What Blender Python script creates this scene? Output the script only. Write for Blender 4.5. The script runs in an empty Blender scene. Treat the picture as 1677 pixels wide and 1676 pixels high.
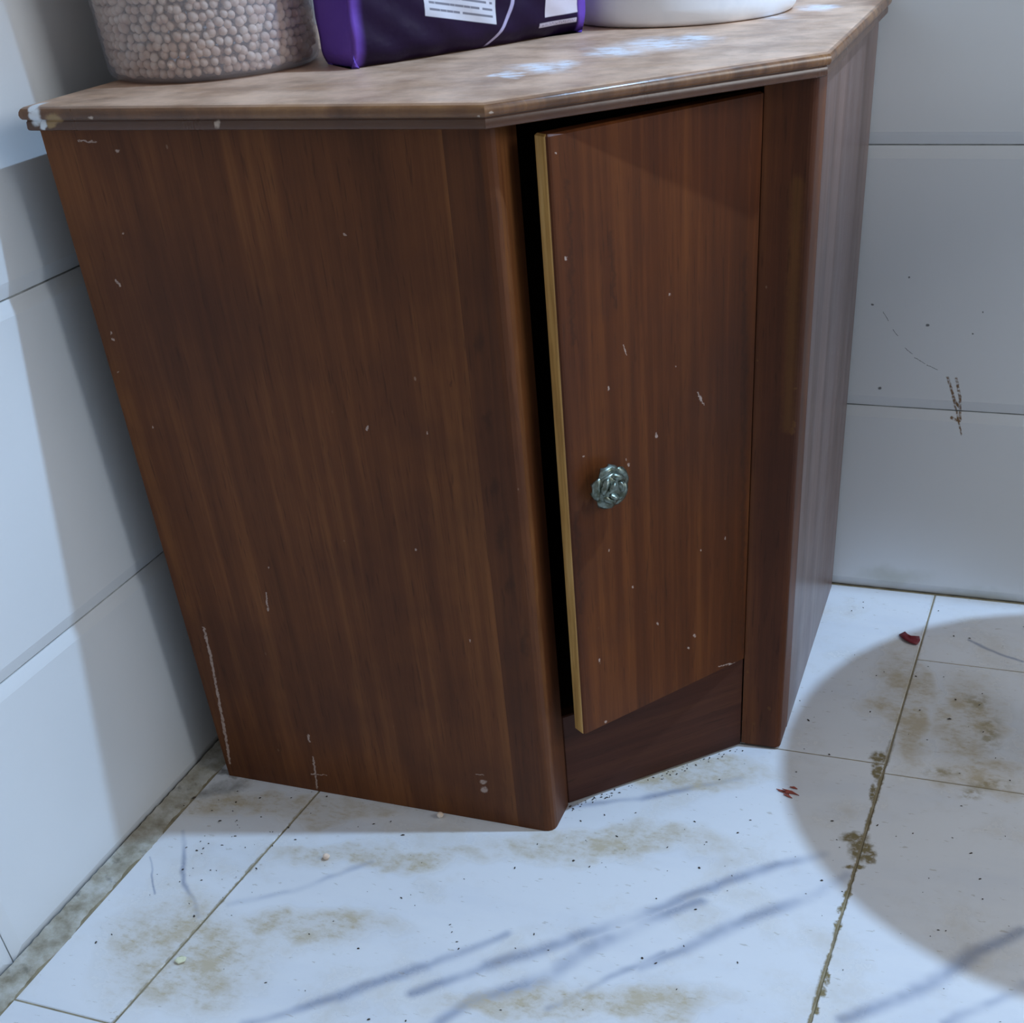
import bpy, bmesh, math, random
from mathutils import Vector, Matrix

random.seed(7)
sc = bpy.context.scene
COL = sc.collection

# ------------------------------------------------------------------ camera, world, light, exposure
IMG_W, IMG_H = 1677.0, 1676.0
F_PX, PX, PY = 1960.83, 930.85, 1239.06          # focal length and principal point of the cropped photograph
cam_d = bpy.data.cameras.new('camera')
cam = bpy.data.objects.new('camera', cam_d); COL.objects.link(cam)
cam_d.sensor_fit = 'HORIZONTAL'; cam_d.sensor_width = 36.0
cam_d.lens = 36.0 * F_PX / IMG_W
cam_d.shift_x = (IMG_W / 2 - PX) / IMG_W
cam_d.shift_y = (PY - IMG_H / 2) / IMG_W
cam_d.clip_start = 0.02; cam_d.clip_end = 50
cam.location = (0.90898, -1.66583, 0.93218)
cam.rotation_euler = (0.92083, 0.0592, 0.32365)
sc.camera = cam

LAMP = Vector((1.55, -0.37, 2.36))
KEY_COL = (0.43, 0.67, 1.0)
KEY_W = 172.0
world = bpy.data.worlds.new('World'); sc.world = world; world.use_nodes = True
bg = world.node_tree.nodes['Background']
bg.inputs[0].default_value = (0.93, 0.97, 1.0, 1); bg.inputs[1].default_value = 0.26

# soft fill light added behind an unseen window opening in the right-hand wall
FILL_WIN = dict(y0=-1.15, y1=-0.30, z0=1.15, z1=2.10, x=2.60)
wd = bpy.data.lights.new('added_fill_light', 'AREA'); wd.shape = 'RECTANGLE'; wd.size = FILL_WIN['y1'] - FILL_WIN['y0']; wd.size_y = FILL_WIN['z1'] - FILL_WIN['z0']
wd.energy = 25.5; wd.color = (0.90, 0.95, 1.0)
wo = bpy.data.objects.new('added_fill_light', wd); COL.objects.link(wo)
wo.location = (FILL_WIN['x'] + 0.05, (FILL_WIN['y0'] + FILL_WIN['y1']) / 2, (FILL_WIN['z0'] + FILL_WIN['z1']) / 2); wo.rotation_euler = (math.pi / 2, 0, math.pi / 2)

sc.view_settings.view_transform = 'Standard'
sc.view_settings.look = 'None'
sc.view_settings.gamma = 1.0
sc.view_settings.use_curve_mapping = False
sc.view_settings.exposure = 0.0

# ------------------------------------------------------------------ surface marks (chips, stains, veins) in metres on each surface
MARKS = {
  ('floor','vein'): [
    ('c',0.1744,-0.876,0.2379,-0.8342,0.00837,1.0),
    ('c',0.2379,-0.8342,0.3063,-0.7668,0.00851,1.0),
    ('c',0.2872,-1.0247,0.368,-0.9652,0.01204,1.0),
    ('c',0.368,-0.9652,0.4363,-0.9006,0.01537,1.0),
    ('c',0.4363,-0.9006,0.5014,-0.8347,0.01254,1.0),
    ('c',0.4777,-0.9712,0.5044,-0.9306,0.01381,1.0),
    ('c',0.5044,-0.9306,0.5619,-0.8863,0.01827,1.0),
    ('c',0.5619,-0.8863,0.5887,-0.846,0.01759,1.0),
    ('c',0.5887,-0.846,0.6431,-0.7771,0.01834,1.0),
    ('c',0.6431,-0.7771,0.6938,-0.7342,0.01572,1.0),
    ('c',0.4396,-0.9392,0.4992,-0.8833,0.01279,1.0),
    ('c',0.4992,-0.8833,0.5704,-0.8318,0.01644,1.0),
    ('c',0.5704,-0.8318,0.6185,-0.7876,0.01642,1.0),
    ('c',0.6185,-0.7876,0.7067,-0.7006,0.01666,1.0),
    ('c',0.7067,-0.7006,0.806,-0.6218,0.01408,1.0),
    ('c',0.6541,-0.8406,0.6919,-0.8087,0.01312,1.0),
    ('c',0.6919,-0.8087,0.7339,-0.762,0.0161,1.0),
    ('c',0.7339,-0.762,0.8014,-0.6974,0.01678,1.0),
    ('c',0.8014,-0.6974,0.8379,-0.6523,0.01309,1.0),
    ('c',0.8679,-0.8617,0.9287,-0.8008,0.01454,1.0),
    ('c',0.9287,-0.8008,0.9834,-0.7368,0.01812,1.0),
    ('c',0.9834,-0.7368,1.0277,-0.6886,0.01505,1.0),
    ('c',0.961,-0.8355,1.0302,-0.7643,0.01161,1.0),
    ('c',0.0517,-0.7791,0.1048,-0.8528,0.0056,1.0),
    ('c',0.1048,-0.8528,0.1554,-0.9033,0.00525,1.0),
    ('c',0.0398,-0.8317,0.0858,-0.8843,0.00239,1.0),
    ('c',0.4963,-0.6161,0.5799,-0.5777,0.00927,1.0),
    ('c',0.5799,-0.5777,0.6329,-0.5445,0.01146,1.0),
    ('c',0.6329,-0.5445,0.6865,-0.5096,0.0092,1.0),
    ('c',0.9375,-0.1214,1.0104,-0.1615,0.00522,1.0),
    ('c',0.6742,-0.8171,0.6283,-0.8653,0.00852,1.0),
    ('c',0.6283,-0.8653,0.5807,-0.921,0.00826,1.0),
  ],
  ('floor','mud'): [
    ('e',0.8483,-0.6042,1.611,0.02711,0.01759,0.5),
    ('e',0.8387,-0.5848,-2.815,0.02092,0.0127,0.5),
    ('e',0.8599,-0.6151,1.601,0.01449,0.00938,0.5),
    ('e',0.844,-0.681,1.661,0.00964,0.00522,0.5),
    ('e',0.8392,-0.7068,1.612,0.00753,0.00514,0.5),
    ('e',0.8407,-0.7302,1.398,0.00742,0.00625,0.5),
    ('e',0.8398,-0.8068,1.708,0.01487,0.00549,0.5),
    ('e',0.8389,-0.8282,1.658,0.00971,0.006,0.5),
    ('e',0.838,-0.8532,1.636,0.00787,0.00532,0.5),
    ('e',0.848,-0.4522,1.678,0.02686,0.00881,0.5),
    ('e',0.8468,-0.4243,1.005,0.016,0.01411,0.5),
    ('e',0.8487,-0.499,1.688,0.02329,0.00574,0.5),
    ('e',0.8456,-0.6347,-2.858,0.01488,0.00603,0.5),
  ],
  ('floor','zone'): [
    ('e',0.3086,-0.7551,-2.889,0.18857,0.03156,0.65),
    ('e',0.2956,-0.883,-2.908,0.13014,0.04529,0.65),
    ('e',0.1693,-0.9556,2.771,0.14008,0.10222,0.65),
    ('e',0.5673,-0.6648,-2.887,0.18433,0.04215,0.65),
    ('e',0.9502,-0.3176,1.583,0.14196,0.0676,0.65),
    ('e',0.9649,-0.4327,-2.752,0.08056,0.052,0.65),
    ('e',0.6265,-0.5185,-2.893,0.15047,0.04218,0.65),
    ('e',0.1405,-0.7054,-2.898,0.2324,0.04082,0.65),
    ('e',0.8631,-0.296,1.67,0.207,0.04708,0.65),
    ('e',0.608,-0.9051,-2.871,0.20235,0.03157,0.65),
  ],
  ('floor','tan'): [
    ('e',0.9741,-0.3393,1.599,0.0652,0.02224,0.9),
    ('e',0.9551,-0.2736,1.029,0.03029,0.02527,0.9),
    ('e',0.922,-0.4373,-2.873,0.03661,0.01207,0.9),
    ('e',0.9799,-0.4473,-2.858,0.04311,0.01634,0.9),
    ('e',0.9602,-0.4705,-2.505,0.02224,0.01767,0.9),
  ],
  ('floor','grime'): [
    ('c',-0.0253,-0.657,-0.0071,-0.7801,0.01082,1.0),
    ('c',-0.0003,-0.6371,0.0609,-0.6686,0.00624,1.0),
    ('c',0.0272,-0.7095,0.0716,-0.6789,0.01998,1.0),
  ],
  ('bwall','stain'): [
    ('c',0.8538,0.3322,0.8654,0.3042,0.00234,0.6),
    ('c',0.8654,0.3042,0.8735,0.291,0.00236,0.6),
    ('c',0.865,0.3312,0.8731,0.3064,0.00234,0.6),
    ('c',0.8731,0.3064,0.8776,0.2723,0.00239,0.6),
    ('c',0.8636,0.3058,0.8788,0.2636,0.00158,0.6),
    ('c',0.8788,0.2636,0.8818,0.2533,0.0016,0.6),
    ('c',0.8658,0.2758,0.876,0.2722,0.00252,0.6),
  ],
  ('bwall','spot'): [
    ('e',0.8194,0.3999,3.081,0.00313,0.00239,0.5),
    ('e',0.7661,0.3117,-3.137,0.00329,0.00258,0.5),
    ('e',0.878,0.3914,2.226,0.00164,0.00148,0.5),
    ('e',0.7892,0.4606,2.438,0.0016,0.00148,0.5),
    ('e',0.7458,0.424,3.137,0.00238,0.00159,0.5),
    ('e',0.8869,0.4201,2.278,0.00162,0.00145,0.5),
    ('c',0.7602,0.415,0.7684,0.4041,0.00054,0.8),
    ('c',0.7752,0.3923,0.7824,0.3845,0.00055,0.8),
    ('c',0.7937,0.3687,0.8041,0.361,0.00055,0.8),
    ('c',0.8078,0.3563,0.8223,0.3488,0.00056,0.8),
    ('c',0.8249,0.3472,0.8391,0.3414,0.00056,0.8),
  ],
  ('bwall','damp'): [
    ('e',0.8111,0.0226,-3.022,0.07973,0.02302,1.0),
    ('e',0.9382,0.0015,-3.018,0.08518,0.02087,1.0),
  ],
  ('lpan','chip'): [
    ('c',0.0754,0.225,0.0738,0.1865,0.00225,0.5),
    ('c',0.0738,0.1865,0.068,0.1279,0.00224,0.5),
    ('c',0.068,0.1279,0.0606,0.0516,0.00231,0.5),
    ('c',0.0606,0.0516,0.0561,0.0214,0.0023,0.5),
    ('c',0.1738,0.2848,0.1707,0.2622,0.0012,0.5),
    ('c',0.1848,0.0552,0.1791,0.0036,0.00154,0.5),
    ('c',0.1855,0.09,0.1847,0.0787,0.00132,0.5),
    ('c',0.1761,0.0266,0.1982,0.0289,0.00074,0.5),
    ('c',0.0896,0.745,0.1079,0.744,0.00103,0.5),
    ('c',0.0444,0.605,0.0459,0.5848,0.00158,0.5),
    ('c',0.0885,0.6217,0.0905,0.6171,0.00157,0.5),
    ('c',0.1833,0.0878,0.1856,0.0789,0.00149,0.5),
    ('c',0.4049,0.0708,0.4142,0.0708,0.00071,0.5),
    ('e',0.4122,0.0604,-2.695,0.00574,0.00369,0.5),
    ('e',0.4125,0.0484,-2.58,0.00738,0.00511,0.5),
    ('e',0.0642,0.5698,0.83,0.00245,0.00161,0.5),
    ('e',0.0642,0.5637,0.834,0.00247,0.00162,0.5),
    ('e',0.1113,0.666,-2.734,0.00191,0.00129,0.5),
    ('e',0.0587,0.5303,0.957,0.00186,0.00113,0.5),
    ('e',0.3367,0.4902,1.251,0.00279,0.00164,0.5),
    ('e',0.4017,0.4899,1.355,0.00216,0.00108,0.5),
    ('e',0.2366,0.7575,1.019,0.00352,0.00242,0.5),
    ('e',0.1287,0.737,-2.957,0.0029,0.00166,0.5),
    ('e',0.3471,0.6694,0.985,0.00187,0.00145,0.5),
    ('e',0.419,0.2565,1.317,0.00206,0.00118,0.5),
    ('e',0.3694,0.3611,-2.342,0.00137,0.00106,0.5),
    ('e',0.0826,0.4726,1.002,0.00194,0.00116,0.5),
    ('e',0.1851,0.3185,1.133,0.00213,0.00123,0.5),
  ],
  ('lpan','dark'): [
    ('e',0.4321,0.5409,1.391,0.00534,0.00245,0.8),
    ('e',0.4673,0.3854,1.447,0.02442,0.00783,0.8),
    ('e',0.4675,0.4381,1.409,0.01318,0.00634,0.8),
    ('e',0.4671,0.5061,1.429,0.0153,0.00614,0.8),
    ('e',0.4661,0.5806,1.424,0.01408,0.00591,0.8),
    ('e',0.4831,0.2655,1.477,0.03134,0.0055,0.8),
    ('e',0.4719,0.3303,1.384,0.01477,0.00796,0.8),
  ],
  ('door','chip'): [
    ('e',-0.1562,0.5182,1.762,0.00257,0.00183,0.5),
    ('e',-0.0403,0.4775,1.663,0.00441,0.00207,0.5),
    ('e',-0.0985,0.4553,1.709,0.00334,0.00199,0.5),
    ('e',-0.1346,0.4349,1.788,0.00285,0.00193,0.5),
    ('e',-0.1375,0.4409,1.677,0.00222,0.0013,0.5),
    ('e',-0.1889,0.4608,2.542,0.00202,0.00148,0.5),
    ('e',-0.1961,0.6451,2.419,0.00236,0.00206,0.5),
    ('e',-0.2006,0.7301,2.9,0.0016,0.00116,0.5),
    ('e',-0.0725,0.5183,2.007,0.00165,0.00125,0.5),
    ('e',-0.0384,0.3053,1.969,0.00209,0.0014,0.5),
    ('e',-0.1642,0.3497,1.849,0.00187,0.00129,0.5),
    ('e',-0.1336,0.2951,1.874,0.00201,0.00134,0.5),
    ('e',-0.0797,0.5901,2.036,0.00152,0.00121,0.5),
    ('e',-0.0466,0.1981,2.057,0.00318,0.0021,0.5),
    ('e',-0.0558,0.1853,2.369,0.00282,0.00179,0.5),
    ('e',-0.1007,0.2361,1.711,0.00276,0.00145,0.5),
    ('e',-0.183,0.2225,1.656,0.00271,0.00139,0.5),
    ('e',-0.0024,0.3077,1.783,0.00269,0.00149,0.5),
    ('e',-0.1787,0.1383,2.257,0.00269,0.00177,0.5),
    ('c',-0.1369,0.5549,-0.1329,0.5452,0.00065,0.6),
    ('c',-0.0445,0.4862,-0.0361,0.47,0.00069,0.6),
    ('c',-0.0076,0.1394,0.0242,0.1319,0.00132,0.7),
  ],
  ('door','dark'): [
    ('c',-0.1898,0.7048,-0.1945,0.5716,0.00397,1.0),
    ('c',-0.2016,0.4036,-0.2035,0.2922,0.00459,1.0),
    ('c',-0.1461,0.6573,-0.1455,0.5935,0.00415,1.0),
    ('c',0.0148,0.6043,0.0295,0.1498,0.00533,1.0),
  ],
  ('door','raw'): [
    ('c',-0.0793,0.1272,-0.0268,0.1258,0.01061,1.0),
    ('c',-0.0268,0.1258,0.0257,0.118,0.0102,1.0),
  ],
  ('rpost','raw'): [
    ('e',0.7179,0.4704,-3.078,0.00317,0.00194,0.5),
    ('e',0.7172,0.4247,1.611,0.00609,0.00388,0.5),
    ('e',0.7188,0.4315,1.62,0.00538,0.00258,0.5),
    ('e',0.6799,0.1128,1.335,0.00273,0.00224,0.5),
    ('e',0.6901,0.036,1.356,0.0029,0.0023,0.5),
    ('e',0.7084,0.0626,1.377,0.00376,0.00301,0.5),
    ('e',0.6772,0.4976,-2.382,0.00193,0.00189,0.5),
    ('c',0.7094,0.6671,0.7125,0.4277,0.01036,1.0),
  ],
  ('top','flour'): [
    ('e',0.5598,-0.3782,2.286,0.0794,0.05072,0.9),
    ('e',0.587,-0.3416,1.979,0.04983,0.02546,0.9),
    ('e',0.5297,-0.4206,2.317,0.05922,0.03739,0.9),
    ('e',0.484,-0.5156,2.511,0.05297,0.03316,0.9),
    ('e',0.4996,-0.4933,2.181,0.04007,0.02292,0.9),
    ('e',0.468,-0.5504,2.326,0.02375,0.01429,0.9),
    ('e',0.6207,-0.1774,2.109,0.05756,0.03501,0.9),
    ('e',0.6702,-0.1213,1.925,0.04662,0.02483,0.9),
  ],
  ('rimf','white'): [
    ('e',0.0633,0.7677,0.8,0.01042,0.0068,0.5),
    ('e',0.062,0.7745,-2.964,0.0069,0.00375,0.5),
    ('e',0.0674,0.7613,0.922,0.00676,0.0041,0.5),
  ],
  ('rimf','raw'): [
    ('e',0.0826,0.7661,-2.99,0.01088,0.0057,0.5),
    ('e',0.0771,0.7622,-2.938,0.0083,0.00472,0.5),
  ],
  ('rimf','chipr'): [
    ('e',0.2494,0.7612,1.019,0.00406,0.0028,0.6),
    ('e',0.1951,0.7783,-3.073,0.00312,0.00138,0.6),
    ('e',0.1237,0.7674,-3.036,0.00395,0.00189,0.6),
    ('e',0.4932,0.7664,-2.93,0.00159,0.00129,0.6),
    ('e',0.5022,0.7672,-2.939,0.00158,0.00128,0.6),
  ],
}


# ------------------------------------------------------------------ material helpers
def s2l(r, g, b):
    def f(c):
        c /= 255.0
        return c / 12.92 if c <= 0.04045 else ((c + 0.055) / 1.055) ** 2.4
    return (f(r), f(g), f(b), 1.0)

class NT:
    def __init__(self, name):
        self.m = bpy.data.materials.new(name); self.m.use_nodes = True
        self.t = self.m.node_tree; self.n = self.t.nodes; self.l = self.t.links
        self.b = self.n['Principled BSDF']; self.out = self.n['Material Output']
    def new(self, typ, **kw):
        n = self.n.new(typ)
        for k, v in kw.items(): setattr(n, k, v)
        return n
    def link(self, a, b): self.l.new(a, b)
    def setv(self, sock, v):
        if hasattr(v, 'is_output'): self.l.new(v, sock)
        else: sock.default_value = v
    def math(self, op, a, b=None, clamp=False):
        n = self.new('ShaderNodeMath', operation=op, use_clamp=clamp)
        self.setv(n.inputs[0], a)
        if b is not None: self.setv(n.inputs[1], b)
        return n.outputs[0]
    def vmath(self, op, a, b=None):
        n = self.new('ShaderNodeVectorMath', operation=op)
        self.setv(n.inputs[0], a)
        if b is not None: self.setv(n.inputs[1], b)
        return n.outputs['Value'] if op in ('LENGTH', 'DOT_PRODUCT', 'DISTANCE') else n.outputs[0]
    def pos(self): return self.new('ShaderNodeNewGeometry').outputs['Position']
    def mapping(self, v, loc=(0, 0, 0), rot=(0, 0, 0), scale=(1, 1, 1), typ='POINT'):
        n = self.new('ShaderNodeMapping', vector_type=typ)
        self.link(v, n.inputs['Vector'])
        if 'Location' in n.inputs and n.inputs['Location'].enabled: n.inputs['Location'].default_value = loc
        n.inputs['Rotation'].default_value = rot; n.inputs['Scale'].default_value = scale
        return n.outputs[0]
    def noise(self, v, scale, detail=4, rough=0.55, dist=0.0, color=False):
        n = self.new('ShaderNodeTexNoise')
        self.link(v, n.inputs['Vector']); n.inputs['Scale'].default_value = scale
        n.inputs['Detail'].default_value = detail; n.inputs['Roughness'].default_value = rough
        n.inputs['Distortion'].default_value = dist
        return n.outputs['Color'] if color else n.outputs['Fac']
    def ramp(self, f, stops, interp='LINEAR'):
        n = self.new('ShaderNodeValToRGB'); n.color_ramp.interpolation = interp
        e = n.color_ramp.elements
        while len(e) < len(stops): e.new(0.5)
        for i, (p, c) in enumerate(stops):
            e[i].position = p; e[i].color = c if len(c) == 4 else (*c, 1)
        self.setv(n.inputs[0], f)
        return n.outputs[0]
    def step(self, f, a, b):
        n = self.new('ShaderNodeMapRange', interpolation_type='SMOOTHSTEP')
        self.setv(n.inputs[0], f); n.inputs[1].default_value = a; n.inputs[2].default_value = b
        return n.outputs[0]
    def mix(self, f, a, b, blend='MIX'):
        n = self.new('ShaderNodeMix', data_type='RGBA', blend_type=blend)
        self.setv(n.inputs[0], f); self.setv(n.inputs[6], a); self.setv(n.inputs[7], b)
        return n.outputs[2]
    def frame(self, e1, e2, wob=0.0, wscale=60):
        """2D coordinates on a surface: (P.e1, P.e2, 0), optionally wobbled by noise"""
        P = self.pos()
        c = self.new('ShaderNodeCombineXYZ')
        self.link(self.vmath('DOT_PRODUCT', P, e1), c.inputs[0]); self.link(self.vmath('DOT_PRODUCT', P, e2), c.inputs[1])
        v = c.outputs[0]
        if wob:
            nz = self.noise(v, wscale, 3, 0.6, color=True)
            o = self.vmath('SUBTRACT', nz, (0.5, 0.5, 0.5)); o = self.vmath('MULTIPLY', o, (2 * wob, 2 * wob, 0))
            v = self.vmath('ADD', v, o)
        return v
    def marks(self, v, items):
        """mask of a list of ellipses and line segments drawn in frame v"""
        acc = None
        for it in items:
            if it[0] == 'e':
                _, cx, cy, rot, ra, rb, soft = it
                q = self.mapping(v, (cx, cy, 0), (0, 0, rot), (ra, rb, 1), 'TEXTURE')
                d = self.vmath('LENGTH', q)
            else:
                _, ax, ay, bx_, by_, w, soft = it
                L = math.hypot(bx_ - ax, by_ - ay); rot = math.atan2(by_ - ay, bx_ - ax)
                q = self.mapping(v, (ax, ay, 0), (0, 0, rot), (w, w, 1), 'TEXTURE')
                s = self.new('ShaderNodeSeparateXYZ'); self.link(q, s.inputs[0])
                cl = self.new('ShaderNodeClamp'); self.link(s.outputs[0], cl.inputs[0]); cl.inputs[2].default_value = L / w
                d = self.math('SQRT', self.math('ADD', self.math('POWER', self.math('ABSOLUTE', self.math('SUBTRACT', s.outputs[0], cl.outputs[0])), 2.0), self.math('POWER', self.math('ABSOLUTE', s.outputs[1]), 2.0)))
            k = self.step(d, 1.0, max(0.0, 1.0 - soft))
            acc = k if acc is None else self.math('MAXIMUM', acc, k)
        return 0.0 if acc is None else acc
    def bump(self, h, strength=0.2, dist=0.002):
        n = self.new('ShaderNodeBump'); n.inputs['Strength'].default_value = strength; n.inputs['Distance'].default_value = dist
        self.link(h, n.inputs['Height']); self.link(n.outputs[0], self.b.inputs['Normal'])
    def base(self, c): self.setv(self.b.inputs['Base Color'], c)
    def rough(self, r): self.setv(self.b.inputs['Roughness'], r)

EX, EY, EZ = (1, 0, 0), (0, 1, 0), (0, 0, 1)

def plain(name, rgb, rough=0.5, metal=0.0):
    t = NT(name); t.base(s2l(*rgb)); t.rough(rough); t.b.inputs['Metallic'].default_value = metal
    return t.m

# marble floor -------------------------------------------------------
def marks_near(items, x0, x1, y0, y1, pad=0.06):
    out = []
    for it in items:
        if it[0] == 'e':
            r = max(it[4], it[5]); bx = (it[1] - r, it[1] + r, it[2] - r, it[2] + r)
        else: bx = (min(it[1], it[3]) - it[5], max(it[1], it[3]) + it[5], min(it[2], it[4]) - it[5], max(it[2], it[4]) + it[5])
        if bx[1] > x0 - pad and bx[0] < x1 + pad and bx[3] > y0 - pad and bx[2] < y1 + pad: out.append(it)
    return out

def mat_floor(x0, x1, y0, y1):
    """marble of one tile, with the veins, stains and dirt that lie on it"""
    t = NT('marble_tile')
    FM = {k: marks_near(MARKS[('floor', k)], x0, x1, y0, y1) for k in ('vein', 'zone', 'tan', 'grime', 'mud')}
    v0 = t.frame(EX, EY)
    v = t.frame(EX, EY, 0.012, 9)
    vs = t.frame(EX, EY, 0.004, 90)
    base = s2l(222, 222, 224)
    cloud = t.step(t.noise(t.mapping(v0, rot=(0, 0, -0.5), scale=(1.2, 4, 1)), 3.0, 5, 0.6), 0.42, 0.75)
    c = t.mix(t.math('MULTIPLY', cloud, 0.25), base, s2l(188, 194, 208))
    vein = t.marks(v, FM['vein'])
    vein = t.math('MULTIPLY', t.math('POWER', vein, 1.3), t.math('ADD', 0.15, t.math('MULTIPLY', t.step(t.noise(v0, 9, 3), 0.3, 0.7), 0.8)))
    c = t.mix(vein, c, s2l(140, 150, 174))
    # beige dirt, patchy, in the zones where it gathers
    zone = t.marks(t.frame(EX, EY, 0.05, 12), FM['zone'])
    patch = t.step(t.noise(v0, 22, 6, 0.65), 0.40, 0.66)
    fine = t.step(t.noise(t.mapping(v0, rot=(0, 0, 0.6), scale=(1, 2.2, 1)), 75, 5, 0.7), 0.45, 0.75)
    dirt = t.math('MULTIPLY', zone, t.math('ADD', 0.34, t.math('ADD', t.math('MULTIPLY', patch, 0.62), t.math('MULTIPLY', fine, 0.5))), True)
    gen = t.math('MULTIPLY', t.step(t.noise(v0, 9, 6, 0.65), 0.48, 0.75), 0.42)
    dirt = t.math('MAXIMUM', dirt, gen)
    c = t.mix(dirt, c, s2l(188, 174, 150))
    tan = t.math('MULTIPLY', t.marks(vs, FM['tan']), t.step(t.noise(v0, 60, 4), 0.4, 0.6))
    c = t.mix(t.math('MULTIPLY', tan, 0.8), c, s2l(150, 134, 96))
    grime = t.math('MULTIPLY', t.math('MULTIPLY', t.marks(t.frame(EX, EY, 0.02, 40), FM['grime']), t.noise(v0, 60, 4)), 1.1, True)
    c = t.mix(grime, c, s2l(96, 92, 84))
    mud = t.math('MULTIPLY', t.marks(t.frame(EX, EY, 0.006, 110), FM['mud']), t.step(t.noise(v0, 150, 4), 0.2, 0.55))
    # brown dirt lying along the two long floor joints (lines x = a + b*y)
    jv = t.frame(EX, EY, 0.0022, 120)
    jn = t.step(t.noise(v0, 26, 4, 0.6), 0.25, 0.75)
    for a0, b0, w0, k0 in ((0.166 + 0.068 * 0.888, 0.068, 0.0034, 0.75), (0.838 + 0.05 * 0.80, 0.05, 0.0050, 1.0)):
        dj = t.math('ABSOLUTE', t.math('SUBTRACT', t.vmath('DOT_PRODUCT', jv, (1.0, -b0, 0.0)), a0))
        mj = t.math('MULTIPLY', t.step(t.math('DIVIDE', dj, t.math('ADD', 0.0012, t.math('MULTIPLY', jn, w0))), 1.0, 0.3), k0)
        if b0 == 0.05:                                   # that joint is cleaner towards the back wall
            mj = t.math('MULTIPLY', mj, t.math('ADD', 0.2, t.math('MULTIPLY', t.step(t.vmath('DOT_PRODUCT', t.pos(), EY), -0.33, -0.48), 0.8)))
        mud = t.math('MAXIMUM', mud, mj)
    c = t.mix(mud, c, s2l(126, 112, 78))
    # scratches and tiny smudges
    sm = t.step(t.noise(t.mapping(v0, rot=(0, 0, 0.4), scale=(1, 3, 1)), 60, 3, 0.6), 0.64, 0.72)
    c = t.mix(t.math('MULTIPLY', sm, 0.34), c, s2l(140, 124, 92))
    t.base(c)
    t.rough(t.math('ADD', 0.22, t.math('MULTIPLY', dirt, 0.4)))
    t.b.inputs['Specular IOR Level'].default_value = 0.4
    t.bump(t.math('ADD', t.noise(v0, 40, 4), mud), 0.12, 0.001)
    return t.m

def mat_grout():
    t = NT('dirty_grout')
    v = t.pos()
    c = t.ramp(t.noise(v, 45, 5, 0.65), [(0.3, s2l(112, 100, 74)), (0.7, s2l(160, 148, 122))])
    t.base(c); t.rough(0.9); t.bump(t.noise(v, 200, 4), 0.4, 0.001)
    return t.m

def mat_mortar():
    t = NT('mortar')
    v = t.pos()
    c = t.ramp(t.noise(v, 30, 6, 0.65), [(0.30, s2l(120, 110, 88)), (0.50, s2l(166, 160, 146)), (0.75, s2l(205, 205, 202))])
    dk = t.step(t.noise(v, 38, 4, 0.6), 0.58, 0.72)
    c = t.mix(t.math('MULTIPLY', dk, 0.6), c, s2l(78, 74, 64))
    t.base(c); t.rough(0.85); t.bump(t.noise(v, 160, 4), 0.5, 0.0015)
    return t.m

def mat_wall_tile(marked=False):
    t = NT('white_wall_tile')
    vb = t.frame(EX, EZ, 0.0015, 180)
    c = s2l(224, 225, 226)
    cloud = t.step(t.noise(t.pos(), 3.0, 4), 0.35, 0.75)
    c = t.mix(t.math('MULTIPLY', cloud, 0.3), c, s2l(212, 216, 218))
    if marked:
        damp = t.marks(t.frame(EX, EZ, 0.02, 20), MARKS[('bwall', 'damp')])
        c = t.mix(t.math('MULTIPLY', damp, 0.5), c, s2l(176, 176, 160))
        st = t.marks(vb, MARKS[('bwall', 'stain')])
        c = t.mix(t.math('MULTIPLY', st, t.step(t.noise(vb, 220, 3), 0.25, 0.6)), c, s2l(122, 92, 60))
        sp = t.marks(vb, MARKS[('bwall', 'spot')])
        c = t.mix(t.math('MULTIPLY', sp, 0.85), c, s2l(62, 60, 58))
    t.base(c); t.rough(0.32)
    t.b.inputs['Specular IOR Level'].default_value = 0.4
    t.bump(t.noise(t.pos(), 14, 3), 0.05, 0.002)
    return t.m

def mat_wall_grout():
    t = NT('wall_grout')
    t.base(t.ramp(t.noise(t.pos(), 30, 4), [(0.35, s2l(120, 122, 118)), (0.65, s2l(186, 188, 186))])); t.rough(0.85)
    return t.m

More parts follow.
